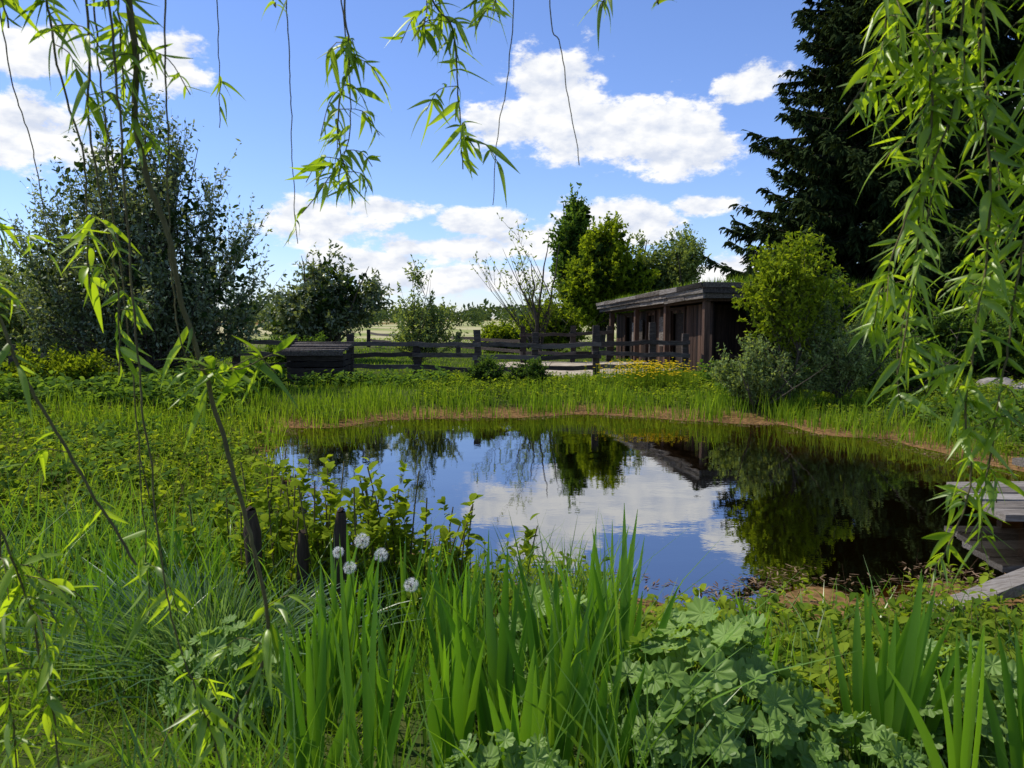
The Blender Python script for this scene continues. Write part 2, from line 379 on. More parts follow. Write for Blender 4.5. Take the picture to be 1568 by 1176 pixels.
# ---- trees
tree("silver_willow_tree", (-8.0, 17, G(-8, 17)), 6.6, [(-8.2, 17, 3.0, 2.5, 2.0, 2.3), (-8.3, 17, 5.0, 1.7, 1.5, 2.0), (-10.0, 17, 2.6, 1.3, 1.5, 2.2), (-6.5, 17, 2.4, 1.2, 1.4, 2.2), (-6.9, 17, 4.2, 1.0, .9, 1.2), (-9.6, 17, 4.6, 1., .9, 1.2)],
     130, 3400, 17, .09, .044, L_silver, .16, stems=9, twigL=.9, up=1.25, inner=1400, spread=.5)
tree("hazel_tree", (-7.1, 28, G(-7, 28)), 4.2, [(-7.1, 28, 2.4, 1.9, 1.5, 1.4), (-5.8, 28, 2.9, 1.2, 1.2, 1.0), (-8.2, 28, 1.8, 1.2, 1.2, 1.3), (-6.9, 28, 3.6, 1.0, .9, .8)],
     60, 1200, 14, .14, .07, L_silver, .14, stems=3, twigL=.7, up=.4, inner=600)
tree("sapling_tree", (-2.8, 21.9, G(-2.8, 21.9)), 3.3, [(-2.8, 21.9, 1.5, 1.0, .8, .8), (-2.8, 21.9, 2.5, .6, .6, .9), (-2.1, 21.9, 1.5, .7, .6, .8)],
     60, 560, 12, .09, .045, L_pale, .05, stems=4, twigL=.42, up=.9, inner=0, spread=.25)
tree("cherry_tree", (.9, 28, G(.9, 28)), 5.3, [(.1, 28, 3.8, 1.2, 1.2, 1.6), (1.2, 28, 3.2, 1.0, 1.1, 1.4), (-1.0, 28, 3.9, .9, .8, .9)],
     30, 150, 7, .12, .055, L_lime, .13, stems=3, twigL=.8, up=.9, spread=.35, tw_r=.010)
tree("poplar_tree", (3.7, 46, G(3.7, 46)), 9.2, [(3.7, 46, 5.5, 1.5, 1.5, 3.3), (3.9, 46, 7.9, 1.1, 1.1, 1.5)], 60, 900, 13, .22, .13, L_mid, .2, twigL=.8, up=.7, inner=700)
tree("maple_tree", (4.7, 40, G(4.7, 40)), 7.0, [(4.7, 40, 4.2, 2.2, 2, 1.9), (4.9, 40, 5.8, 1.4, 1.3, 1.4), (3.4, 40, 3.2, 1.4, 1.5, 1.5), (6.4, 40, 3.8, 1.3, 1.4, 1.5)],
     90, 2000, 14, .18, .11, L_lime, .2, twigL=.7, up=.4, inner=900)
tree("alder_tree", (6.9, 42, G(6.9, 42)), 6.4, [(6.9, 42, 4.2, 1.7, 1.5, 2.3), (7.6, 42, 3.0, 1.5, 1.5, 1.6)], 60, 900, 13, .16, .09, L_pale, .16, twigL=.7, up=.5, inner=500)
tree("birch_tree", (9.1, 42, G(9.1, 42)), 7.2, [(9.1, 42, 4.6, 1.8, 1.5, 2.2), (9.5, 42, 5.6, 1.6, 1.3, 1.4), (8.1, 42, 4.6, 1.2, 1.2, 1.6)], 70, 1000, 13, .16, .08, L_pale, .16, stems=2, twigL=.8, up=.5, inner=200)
tree("rowan_tree", (5.25, 14.3, G(5.2, 14.3)), 3.6, [(5.35, 14.6, 2.75, .95, .8, .85), (4.9, 14.6, 2.3, .75, .7, .45), (6.1, 14.7, 2.2, .85, .7, .55), (5.4, 14.6, 3.35, .5, .5, .45)],
     60, 1000, 14, .08, .045, L_lime, .045, stems=2, twigL=.34, up=.4, inner=0, spread=.12)
spruce("spruce_tree", (11.9, 25, G(11.6, 25)), 19, 5.8)
spruce("spruce_tree.001", (16.0, 27, G(15.7, 27)), 18.5, 5.6)
# ---- shrubs
def shrub(name, x, y, rx, ry, h, lm, n=900, nl=12, l=.06, inner=900, tw=.28, up=.6, limbs=50):
    z = G(x, y)
    return tree(name, (x, y, z), h, [(x, y, z + h * .5, rx, ry, h * .48), (x - rx * .5, y, z + h * .38, rx * .6, ry * .6, h * .36), (x + rx * .5, y, z + h * .42, rx * .6, ry * .6, h * .38)],
                limbs, n, nl, l, l * .5, lm, .05, stems=6, twigL=tw, up=up, inner=inner, spread=rx * .35)
shrub("pale_willow_shrub", 4.8, 14.6, 1.0, .7, 1.4, L_pale, 1300, 13, .06, 0, up=.9)
shrub("pale_willow_shrub.001", 6.3, 14.5, 1.2, .8, 2.0, L_pale, 1600, 13, .06, 0, up=.9)
shrub("dogwood_shrub", 8.1, 15.6, 1.1, .9, 1.5, L_mid, 1000, 13, .07, 400)
shrub("hedge_shrub", 10.6, 18.5, 1.8, 1.2, 2.2, L_mid, 1200, 14, .09, 1500)
shrub("hedge_shrub.001", 13.6, 19, 1.9, 1.3, 2.8, L_mid, 1400, 14, .09, 1500)
shrub("hedge_shrub.002", 16.5, 21, 2.2, 1.5, 5.5, L_mid, 1700, 14, .12, 2000, tw=.5, limbs=90)
shrub("lilac_shrub", 9.2, 21.5, 1.3, 1.2, 2.9, L_mid, 1100, 14, .09, 1200)
shrub("elder_shrub", -12.5, 19.5, 1.9, 1.4, 3.6, L_pale, 1400, 13, .09, 300, tw=.5, limbs=80, up=1.0)
shrub("elder_shrub.001", -15.5, 22, 2.4, 1.6, 4.2, L_pale, 1400, 13, .11, 300, tw=.6, limbs=80, up=1.0)
shrub("bramble_shrub", -9.5, 15.0, 1.6, .8, 1.0, L_lime, 900, 13, .08, 300)
shrub("bramble_shrub.001", -6.4, 22.1, 1.1, .6, 1.2, L_mid, 700, 13, .08, 300)
shrub("currant_bush", 1.7, 33, 1.6, 1.2, 2.4, L_lime, 900, 13, .13, 500, tw=.4)
shrub("currant_bush.001", -.3, 36, 1.5, 1.2, 1.5, L_lime, 800, 13, .13, 500, tw=.4)
shrub("boxwood_bush", -.62, 17.4, .48, .4, .66, L_mid, 600, 14, .04, 500, tw=.12)
shrub("boxwood_bush.001", .42, 17.5, .5, .4, .70, L_mid, 600, 14, .04, 500, tw=.12)

# ---- distant woods
mb = MB()
def farclumps(mb, x, y, h, w, per, s, mat=0):
    n = len(x); i = np.repeat(np.arange(n), per); m_ = len(i)
    u = runit(m_) * (U(0, 1, m_) ** .4)[:, None]
    p = np.c_[x[i] + u[:, 0] * w[i], y[i] + u[:, 1] * w[i], .3 + h[i] * (.52 + .5 * u[:, 2])]
    d = runit(m_); ribbons(mb, p, d, nrm(np.cross(d, runit(m_))), s, s * .6, np.zeros((m_, 3)), (.3, 1, .1), mat, np.clip(U(0, .5, n)[i] + U(0, .4, m_), 0, 1))
x = U(-420, 420, 200); y = U(420, 520, 200); farclumps(mb, x, y, U(6, 11, 200), U(6, 12, 200), 60, 3.2)
x = U(-50, 60, 18); y = U(120, 170, 18); farclumps(mb, x, y, U(2.4, 4.2, 18), U(1.8, 3.4, 18), 260, .6)
x = U(-75, -22, 20); y = U(60, 80, 20); farclumps(mb, x, y, U(3, 5, 20), U(2, 3, 20), 240, .55)
x = U(22, 80, 28); y = U(45, 80, 28); farclumps(mb, x, y, U(5, 9, 28), U(2.5, 4, 28), 240, .7)
mb.build("distant_trees", [L_far])

# ---- grass and ground cover
mb = MB()
x, y, z = scatter(-16, 16, 14.2, 21, 34000, .9); grass(mb, x, y, z, .08, .20, .014, 0)
x, y, z = scatter(-20, 20, 21, 32, 22000, .5); k = ((x - 2.3) / 3) ** 2 + ((y - 24.2) / 4) ** 2 > 1; grass(mb, x[k], y[k], z[k], .06, .16, .026, 0)
x, y, z = scatter(-36, 36, 32, 60, 18000, .5); grass(mb, x, y, z, .06, .15, .06, 0)
x, y, z = scatter(-10, -2, 5.0, 15, 24000, .3); grass(mb, x, y, z, .08, .26, .011, 0)
x, y, z = scatter(5, 13, 5.0, 15, 14000, .25); grass(mb, x, y, z, .06, .18, .012, 0)
mb.build("meadow_grass", [L_grass])
mb = MB()
x, y, z = scatter(-9, 7, 10, 18, 44000, -.22, 1.6); k = R.random(len(x)) < .02 + 1.1 * patch(x, y, 2.2) ** 1.5; grass(mb, x[k], y[k], z[k], .22, .56, .015, 0, .2)
x, y, z = scatter(-9, -3, 10, 14, 9000, .5, 3.5); k = R.random(len(x)) < patch(x, y, 1.8) ; grass(mb, x[k], y[k], z[k], .2, .5, .014, 0, .22)
x, y, z = scatter(-9, -2, 6, 12, 6000, -.15, 2.5); k = R.random(len(x)) < patch(x, y, 2.5); grass(mb, x[k], y[k], z[k], .15, .42, .012, 0, .25)
x, y, z = scatter(5.5, 8, 6, 14, 2600, -.1, .7); grass(mb, x, y, z, .1, .3, .012, 0, .25)
mb.build("reed_bed", [L_reed])
mb = MB()
x, y, z = scatter(-9.5, -1.4, 4.2, 12.5, 11000, .0, 7); leafy(mb, x, y, z, .08, .28, 7, .08, .045, 0, 1, LEAF3)
x, y, z = scatter(-9.5, -1.8, 4.6, 13.5, 2600, .2, 7); k = patch(x, y, 1.3) > .5; leafy(mb, x[k], y[k], z[k], .15, .40, 9, .11, .055, 2, 1)
x, y, z = scatter(5, 12, 5, 15, 3400, .35, 4); leafy(mb, x, y, z, .08, .26, 7, .075, .04, 0, 1, LEAF3)
x, y, z = scatter(-2, 12, 15, 19.5, 3600, .8, 8); leafy(mb, x, y, z, .10, .28, 8, .09, .04, 0, 1, LEAF3)
mb.build("marsh_plants", [L_bog, L_straw, L_mid])
mb = MB()
x, y, z = scatter(-12, -5, 12.5, 17, 1500, .8, 9); leafy(mb, x, y, z, .2, .6, 9, .17, .085, 0, 1)
x, y, z = scatter(-5, -1.5, 17, 19, 160, .8, 9); leafy(mb, x, y, z, .2, .4, 9, .15, .075, 0, 1)
x, y, z = scatter(4.4, 9, 15.5, 18.5, 400, .8, 9); leafy(mb, x, y, z, .2, .6, 9, .13, .065, 0, 1)
x, y, z = scatter(6.6, 11, 6, 13, 700, .5, 9); leafy(mb, x, y, z, .15, .5, 9, .12, .06, 0, 1)
mb.build("dock_plants", [L_mid, L_straw])
mb = MB()
x, y, z = scatter(-5, 7.3, 4, 16, 70000, -.55, .45); k = R.random(len(x)) < patch(x * 1.3, y * 1.3, 2.1) ** 1.5; x, y, z = x[k], y[k], z[k]
n = len(x); z = np.maximum(z, .0) + .006; a = U(0, 6.28, n); d = np.c_[np.cos(a), np.sin(a), U(-.05, .25, n)]
ribbons(mb, np.c_[x, y, z], nrm(d), nrm(np.c_[-np.sin(a), np.cos(a), np.zeros(n)]), U(.02, .08, n), .013, np.zeros((n, 3)), (.5, 1, .4), 0, U(0, 1, n))
x, y, z = scatter(-1.5, 6.5, 4.2, 12, 1500, -.45, .3); k = R.random(len(x)) < .35; x, y, z = x[k], y[k], z[k]; n = len(x)
d = nrm(np.c_[R.normal(size=(n, 2)) * .2, np.ones(n)]); ribbons(mb, np.c_[x, y, z - .05], d, nrm(np.cross(d, runit(n))), U(.1, .38, n), .005, R.normal(size=(n, 3)) * .03, (1, .8, .4), 0, U(0, .6, n))
x, y, z = scatter(-9, -1.5, 4.5, 14, 4500, 0, 6); n = len(x)
d = nrm(np.c_[R.normal(size=(n, 2)) * .35, np.ones(n)]); ribbons(mb, np.c_[x, y, z], d, nrm(np.cross(d, runit(n))), U(.12, .4, n), .006, R.normal(size=(n, 3)) * .05, (1, .8, .4), 0, U(.2, 1, n))
mb.build("dead_plant_litter", [L_straw])
mb = MB()
n = 520; x = R.normal(3.1, .5, n); y = R.normal(17.3, .5, n); z = H(x, y) + U(.34, .6, n)
for k in range(5):
    a = k * 1.2566 + U(0, .3, n); d = nrm(np.c_[np.cos(a), np.sin(a), np.full(n, .35)])
    ribbons(mb, np.c_[x, y, z], d, nrm(np.c_[-np.sin(a), np.cos(a), np.zeros(n)]), .034, .032, np.zeros((n, 3)), (.4, 1, .7), 0, U(0, 1, n))
ribbons(mb, np.c_[x, y, z - .4], np.tile([0, 0, 1.], (n, 1)), np.tile([1., 0, 0], (n, 1)), .4, .008, np.zeros((n, 3)), (1, 1, 1), 1, .5)
mb.build("buttercup_flowers", [L_yellow, L_grass])

# ---- foreground
def inlady(x, y): return ((x - .72) / .46) ** 2 + ((y - 2.55) / .62) ** 2 < 1
mb = MB()
TG = (1, .95, .8, .5, .05)
x, y, z = scatter(-4, 0.5, 1.2, 5.3, 9000, .1, 9, 1.2); k = R.random(len(x)) < .12 + .8 * patch(x, y, 2.2); k &= ~((x < -1.2) & (y < 3.0)); grass(mb, x[k], y[k], z[k], .34, .78, .011, 0, .36, TG)
x, y, z = scatter(-.5, 3.5, 1.2, 4.4, 2600, .1, 9, 1.2); k = ~inlady(x, y); grass(mb, x[k], y[k], z[k], .15, .40, .010, 0, .5, TG)
mb.build("tall_foreground_grass", [L_fgrass])
mb = MB()
x, y, z = scatter(-4.5, -.5, .8, 3.9, 32000, .2, 9, 1.3); grass(mb, x, y, z, .04, .13, .006, 0, .8)
x, y, z = scatter(-.5, 3.5, .8, 3.9, 7000, .2, 9, 1.3); grass(mb, x, y, z, .04, .13, .006, 0, .8)
mb.build("lawn_grass", [L_grass])
SW = (.75, .95, 1, 1, .9, .72, .45, .04)
def iris(name, cx, cy, rx, ry, n, h0, h1, w=.027):
    mb = MB(); 
    fans = max(n // 6, 1); fx = cx + R.normal(size=fans) * rx * .6; fy = cy + R.normal(size=fans) * ry * .6
    fa = U(-.9, .9, fans); fh = U(.68, 1.08, fans)
    i = np.repeat(np.arange(fans), 6); m_ = len(i); k = np.tile(np.arange(6) - 2.5, fans)
    ax = np.c_[np.cos(fa[i]), np.sin(fa[i]), np.zeros(m_)]
    x = fx[i] + ax[:, 0] * k * .012; y = fy[i] + ax[:, 1] * k * .012 + U(-.01, .01, m_)
    d = nrm(np.array([0, 0, 1.]) + ax * (k * .045)[:, None] + R.normal(size=(m_, 3)) * .045)
    side = nrm(ax + R.normal(size=(m_, 3)) * .12); side = nrm(side - d * (side * d).sum(1, keepdims=True))
    L = U(h0, h1, m_) * (1 - .06 * np.abs(k)) * fh[i]; bend = (ax * (k * .03 + R.normal(size=m_) * .05)[:, None] + np.c_[R.normal(size=(m_, 2)) * .05, -np.abs(R.normal(size=m_)) * .03]) * L[:, None]
    ribbons(mb, np.c_[x, y, H(x, y) - .02], d, side, L, w * U(.75, 1.2, m_), bend, SW, 0, np.clip(U(0, .5, fans)[i] + U(0, .5, m_), 0, 1), .18)
    return mb.build(name, [L_iris])
iris("iris_plant", -.02, 2.5, .32, .34, 78, .70, .98, .036)
iris("iris_plant.001", .25, 2.9, .24, .2, 30, .66, .92, .032)
iris("iris_plant.002", 1.38, 2.35, .12, .2, 30, .66, .92, .036)
iris("iris_plant.003", 1.66, 2.3, .06, .1, 18, .66, .9, .036)
iris("iris_plant.004", -.72, 3.0, .26, .3, 54, .5, .75, .026)
iris("iris_plant.005", -1.85, 3.9, .45, .4, 90, .5, .8, .022)
iris("iris_plant.006", 1.0, 3.1, .12, .2, 18, .5, .7, .026)
iris("iris_plant.007", -.35, 3.6, .3, .25, 42, .5, .75, .022)
mb = MB(); n = 1000; x = R.normal(-1.45, .2, n); y = R.normal(3.5, .16, n)
d = nrm(np.c_[(x + 1.45) * 1.2, (y - 3.5) * 1.2, np.ones(n)] + R.normal(size=(n, 3)) * .12); L = U(.35, .68, n)
ribbons(mb, np.c_[x, y, H(x, y)], d, nrm(np.cross(d, runit(n))), L, .009, np.c_[(x + 1.45) * .7, (y - 3.5) * .7, -L * .3] , (1, .95, .9, .6, .05), 0, U(0, 1, n))
mb.build("blue_grass_tuft", [L_blue])

# lady's mantle: lobed, cupped leaves on stalks
def ladys(name, cx, cy, rx, ry, h, n, r0=.05):
    mb = MB(); K = 54; a = np.linspace(-math.pi * .93, math.pi * .93, K)
    lob = 1 - .20 * np.abs(np.sin(a * 4.6 + .3)) ** 1.6 - .035 * np.abs(np.sin(a * 27))
    for q in range(n):
        v = R.normal(size=3); v /= np.linalg.norm(v); v[2] = abs(v[2]); f = R.uniform(.5, 1) ** .5
        x = cx + v[0] * rx * f; y = cy + v[1] * ry * f; z = G(x, y) + .04 + h * v[2] * f
        nr = Vector((v[0] * .6 + R.normal() * .3, v[1] * .6 - .15 + R.normal() * .3, .7)).normalized()
        qt = nr.to_track_quat('Z', 'Y'); rot = R.uniform(0, 6.28); r = r0 * R.uniform(.55, 1.2)
        rows = []
        for s in (0.0, .5, 1.0):
            rad = r * s * (lob if s == 1 else (lob + 1) / 2)
            pz = r * (.24 * s ** 1.6 + .09 * s * np.cos(a * 9.2))
            rows.append(np.stack([rad * np.cos(a + rot), rad * np.sin(a + rot), pz], 1))
        M = np.array(qt.to_matrix()); V = np.concatenate(rows) @ M.T + np.array([x, y, z])
        idx = np.arange(3 * K).reshape(3, K)
        f4 = np.stack([idx[:-1, :-1], idx[1:, :-1], idx[1:, 1:], idx[:-1, 1:]], -1).reshape(-1, 4)
        mb.add(V, f4, 0, np.clip(.2 + .6 * f * v[2] + R.normal() * .2, 0, 1), True)
        p = np.array([[cx + v[0] * rx * .25, cy + v[1] * ry * .25, G(cx, cy)], [x * .6 + cx * .4, y * .6 + cy * .4, z * .6], [x, y, z]])
        tubes(mb, p[None], .0018, 3, 0, .6)
    return mb.build(name, [L_lady])
ladys("ladys_mantle_plant", .72, 2.55, .38, .36, .50, 300, .058)
ladys("ladys_mantle_plant.001", .16, 3.05, .34, .28, .44, 170, .055)
ladys("ladys_mantle_plant.002", 1.68, 2.72, .36, .28, .36, 190, .055)
ladys("ladys_mantle_plant.003", -1.1, 2.9, .30, .22, .36, 130, .045)
ladys("ladys_mantle_plant.004", .0, 2.1, .26, .18, .3, 100, .048)
ladys("ladys_mantle_plant.005", 1.12, 2.3, .25, .2, .24, 90, .046)

# bog bean margin on the near bank
mb = MB()
x, y, z = scatter(.3, 4.8, 2.6, 4.3, 2000, 0, 3, 1.1); k = ~inlady(x, y); leafy(mb, x[k], y[k], z[k], .12, .32, 7, .08, .038, 0, 1)
x, y, z = scatter(.3, 4.8, 4.0, 5.3, 520, -.12, 3, 1.1); k = R.random(len(x)) < .15 + .7 * patch(x, y, 2.6); leafy(mb, x[k], y[k], z[k], .06, .18, 7, .06, .028, 0, 1)
x, y, z = scatter(-1.5, .6, 3.6, 5.2, 500, -.1, 1.6, 1.1); leafy(mb, x, y, z, .12, .4, 6, .08, .038, 0, 1)
mb.build("bogbean_plants", [L_bog, L_straw])
mb = MB()
n = 80; x = R.normal(-1.0, .36, n); y = R.normal(4.15, .22, n); z = H(x, y); h = U(.5, .98, n)
leafy_d = nrm(np.c_[R.normal(size=(n, 2)) * .12, np.ones(n)])
P0 = np.c_[x, y, z]; t = np.linspace(0, 1, 6)[None, :, None]
P = P0[:, None] + leafy_d[:, None] * h[:, None, None] * t + R.normal(size=(n, 1, 3)) * .05 * t ** 2
tubes(mb, P, .004, 4, 0, .5)
nl = 36; i = np.repeat(np.arange(n), nl); m_ = len(i); tt = U(.3, 1.02, m_)[:, None]
p = P0[i] + leafy_d[i] * h[i][:, None] * tt; a = U(0, 6.28, m_); d = nrm(np.c_[np.cos(a), np.sin(a), U(.0, 1.6, m_)]); l = U(.04, .095, m_)
ribbons(mb, p, d, nrm(np.cross(d, [0, 0, 1.]) + runit(m_) * .3), l, l * .65, np.c_[np.zeros((m_, 2)), -l * .25], (.2, .85, 1, .85, .1), 1, U(.2, 1, m_), .2)
mb.build("goat_willow_sapling", [M_willowbark, L_lime])
# dandelion clocks
for q, (x, y, z) in enumerate([(-.470, 2.3, 1.206), (-.410, 2.3, 1.160), (-.510, 2.3, 1.120), (-.550, 2.32, 1.163), (-.304, 2.2, 1.10)]):
    mb = MB(); c = np.array([x, y, z]); g0 = G(x, y)
    t = np.linspace(0, 1, 6)[:, None]; P = np.array([x + .03, y + .02, g0]) * (1 - t) + c * t; P[:, 0] += .02 * np.sin(t[:, 0] * 3.1)
    tubes(mb, P[None], .0022, 5, 0, .5)
    n = 110; u = runit(n); r = (.024, .022, .019, .016, .021)[q]
    ribbons(mb, np.tile(c, (n, 1)), u, nrm(np.cross(u, runit(n))), r * .8, .0005, np.zeros((n, 3)), (1, 1), 1, .5)
    i = np.repeat(np.arange(n), 8); m_ = len(i); dd = nrm(u[i] * .75 + runit(m_) * .8)
    ribbons(mb, c + u[i] * r * .78, dd, nrm(np.cross(dd, runit(m_))), .0075, .0005, np.zeros((m_, 3)), (1, .5), 1, .8)
    n = 40; u = runit(n); ribbons(mb, np.tile(c, (n, 1)), u, nrm(np.cross(u, runit(n))), .006, .004, np.zeros((n, 3)), (1, .6), 2, .3)
    mb.build("dandelion_clock" + ("" if q == 0 else ".%03d" % q), [L_grass, L_seed, L_straw])
# rotten posts
for q, (x, y, zt, r, ln) in enumerate([(-1.30, 3.75, .93, .04, -.03), (-1.10, 3.8, .80, .03, .02), (-.90, 3.75, .92, .034, .03), (-1.5, 5.2, .6, .04, .02)]):
    mb = MB(); g0 = G(x, y); t = np.linspace(0, 1, 8)
    P = np.c_[x + ln * t, np.full(8, y), g0 - .1 + (zt - g0 + .1) * t]; rad = r * (1 + R.normal(size=8) * .07); rad[-1] *= .7
    tubes(mb, P[None], rad[None], 9, 0, .4)
    V = [[x + ln + rad[-1] * math.cos(k * .698), y + rad[-1] * math.sin(k * .698), zt + R.uniform(-.01, .02)] for k in range(9)]
    mb.add(V, [list(range(9))], 0, .3)
    mb.build("wooden_post" + ("" if q == 0 else ".%03d" % q), [M_post])

# ---------------------------------------------------------------- fence
def fence(name, pts, heights, rails, sag=.0):
    mb = MB()
    for (x, y), h in zip(pts, heights):
        g0 = G(x, y); lean = R.normal() * .02
        beam(mb, (x, y, g0 - .2), (x + lean, y, g0 + h), .18, .17, 0, R.uniform(.2, .7), .004)
    for i in range(len(pts) - 1):
        a, b = pts[i], pts[i + 1]
        for rz in rails:
            za = G(*a) + rz + R.normal() * .03; zb = G(*b) + rz + R.normal() * .03
            dy = -.11
            beam(mb, (a[0] - .12, a[1] + dy, za), (b[0] + .12, b[1] + dy - .012 * (i % 2), zb), .045, .12, 0, R.uniform(.3, 1), .008)
    return mb.build(name, [M_wood])
fence("wooden_fence", [(-7.8, 21.2), (-6.1, 21.0), (-4.5, 20.8), (-2.6, 20.6), (-.95, 20.4), (.66, 20.6), (2.33, 20.8), (4.05, 21.6), (5.0, 21.75)],
      [1.0, 1.05, 1.2, .95, 1.32, 1.28, 1.42, 1.5, 1.2], [.28, .6, .93])
fence("wooden_fence.001", [(.4, 26.5), (2.2, 27.3), (3.6, 28.0)], [1.3, 1.35, 1.35], [.35, .68, 1.0])
fence("wooden_fence.002", [(.4, 26.6), (-2.2, 31), (-5, 36), (-8, 42)], [1.1, 1.0, 1.0, 1.0], [.4, .75])
fence("wooden_fence.003", [(-14.5, 17.6), (-13, 17.4), (-11.4, 17.2), (-9.9, 17.2)], [1.0, 1, 1, 1], [.3, .55, .8])

# ---------------------------------------------------------------- hut
hut = bpy.data.objects.new("wooden_hut", None); scene.collection.objects.link(hut)
A0 = np.array([5.85, 22.0]); av = np.array([-.20, .98]); bv = np.array([.98, .20])
def HT(c):
    o = np.empty_like(c); o[:, 0] = A0[0] + c[:, 0] * bv[0] + c[:, 1] * av[0]; o[:, 1] = A0[1] + c[:, 0] * bv[1] + c[:, 1] * av[1]
    o[:, 2] = .3 + c[:, 2] * (1 - .0165 * (c[:, 1])); return o
LEN, DEP, HW = 8.2, 5.0, 2.05
mb = MB()
y = 0.0
doors = [(1.9, 2.9), (4.3, 5.0), (6.5, 7.2)]
while y < LEN:
    w = R.uniform(.13, .21); mid = y + w / 2; off = R.uniform(0, .02)
    dr = [d for d in doors if d[0] < mid < d[1]]
    if dr: box(mb, (off, y + .004, 1.85), (off + .05, y + w - .004, HW), 0, R.uniform(0, 1), 0, HT)
    else: box(mb, (off, y + .004, -.1), (off + .05, y + w - .004, HW), 0, R.uniform(0, 1), 0, HT)
    y += w
x = .08
while x < DEP:
    w = R.uniform(.13, .21); off = R.uniform(0, .02)
    box(mb, (x + .004, off + .9, -.1), (x + w - .004, off + .95, HW), 0, R.uniform(0, .6), 0, HT); x += w
box(mb, (.07, LEN - .06, -.1), (DEP, LEN, HW), 0, .3, 0, HT); box(mb, (DEP - .05, .96, -.1), (DEP, LEN - .07, HW), 0, .3, 0, HT)
box(mb, (.07, .97, -.05), (DEP - .06, LEN - .07, .0), 0, .2, 0, HT)
mb.build("plank_walls", [M_hut], hut)
mb = MB()
for (a, b) in doors:
    box(mb, (.12, a, -.05), (.15, b, 1.85), 1, .1, 0, HT)
    box(mb, (-.05, a - .08, -.1), (-.003, a, 1.93), 0, .4, 0, HT); box(mb, (-.05, b, -.1), (-.003, b + .08, 1.93), 0, .4, 0, HT)
    box(mb, (-.053, a - .08, 1.94), (-.004, b + .08, 2.03), 0, .4, 0, HT)
box(mb, (-.09, 3.1, .7), (-.055, 3.75, 1.75), 2, .6, 0, HT); box(mb, (-.09, 5.3, .9), (-.055, 5.8, 1.7), 2, .3, 0, HT)
box(mb, (-.10, 5.95, .7), (-.055, 6.3, 1.6), 2, .8, 0, HT)
mb.build("doors_and_shutters", [M_hut, M_wood, M_fascia], hut)
mb = MB()
for (x, y) in [(-.35, -.3), (-.35, 2.5), (-.35, 5.2), (-.35, 7.9), (2.2, -.3), (4.8, -.3)]:
    box(mb, (x - .08, y - .08, -.2), (x + .08, y + .08, HW + .02), 0, .8, .006, HT)
box(mb, (-.43, -.5, HW + .03), (-.27, LEN + .3, HW + .17), 0, .6, 0, HT)
box(mb, (-.26, -.40, HW + .03), (DEP + .3, -.24, HW + .17), 0, .6, 0, HT)
for k in range(4): box(mb, (.1 + k * 1.2, -.36, .45), (1.2 + k * 1.2, -.32, .55), 0, .3, 0, HT); 
mb.build("porch_posts", [M_hut], hut)
mb = MB()
box(mb, (-.55, -.6, HW + .18), (DEP + .5, LEN + .5, HW + .46), 1, .2, 0, HT)
for k in range(3):
    z0 = HW + .10 + k * .145; o = .60 + k * .06
    y = -o - .02
    while y < LEN + .5:
        w = R.uniform(1.2, 2.6); ye = min(y + w, LEN + .6)
        box(mb, (-o, y, z0), (-o + .03, ye - .01, z0 + .135), 0, R.uniform(.0, .9), .010, HT); y += w
    x = -o + .04
    while x < DEP + .5:
        w = R.uniform(1.2, 2.4); xe = min(x + w, DEP + .55)
        box(mb, (x, -o - .02, z0), (xe - .01, -o + .01, z0 + .135), 0, R.uniform(.0, .9), .010, HT); x += w
mb.build("roof_with_board_edge", [M_fascia, M_hut], hut)
mb = MB(); n = 11000; lx = U(-.6, DEP + .45, n); ly = U(-.6, LEN + .45, n); c = HT(np.c_[lx, ly, np.full(n, HW + .46) + .14 * np.sin(np.clip((lx + .5) / 6, 0, 1) * 3.1)])
d = nrm(R.normal(size=(n, 3)) * .3 + [0, 0, 1]); ribbons(mb, c, d, nrm(np.cross(d, runit(n))), U(.04, .24, n) * (.5 + patch(lx, ly)), .018, R.normal(size=(n, 3)) * .03, (1, .9, .05), 0, U(0, 1, n))
nn_ = 20; gx_, gy_ = np.meshgrid(np.linspace(-.55, DEP + .4, nn_), np.linspace(-.55, LEN + .4, nn_)); cz = HW + .465 + .14 * np.sin(np.clip((gx_ + .5) / 6, 0, 1) * 3.1)
V = HT(np.c_[gx_.ravel(), gy_.ravel(), cz.ravel()]); idx = np.arange(nn_ * nn_).reshape(nn_, nn_)
mb.add(V, np.stack([idx[:-1, :-1], idx[:-1, 1:], idx[1:, 1:], idx[1:, :-1]], -1).reshape(-1, 4), 1, .5, True)
mb.build("sod_roof", [L_grass, M_bark], hut)

# ---------------------------------------------------------------- log-sided box with plank lid
bx = bpy.data.objects.new("compost_box", None); scene.collection.objects.link(bx)
mb = MB(); gx0, gx1, gy0, gy1 = -5.55, -4.3, 18.8, 19.9; g0 = G(-5, 19)
for k in range(5):
    z = g0 + .06 + k * .15
    beam(mb, (gx0 - .08, gy0, z), (gx1 + .08, gy0, z), .12, .13, 0, R.uniform(0, .5)); beam(mb, (gx0 - .08, gy1, z), (gx1 + .08, gy1, z), .12, .13, 0, .3)
    beam(mb, (gx0, gy0 + .07, z + .02), (gx0, gy1 - .07, z + .02), .12, .13, 0, .3); beam(mb, (gx1, gy0 + .07, z + .02), (gx1, gy1 - .07, z + .02), .12, .13, 0, .3)
mb.build("log_sides", [M_wood], bx)
mb = MB()
for k in range(8):
    y0 = gy0 - .15 + k * .178; box(mb, (gx0 - .15 + R.uniform(-.05, .05), y0, g0 + .84 + k * .022), (gx1 + .15 + R.uniform(-.05, .05), y0 + .165, g0 + .885 + k * .022), 0, R.uniform(.4, 1), .006)
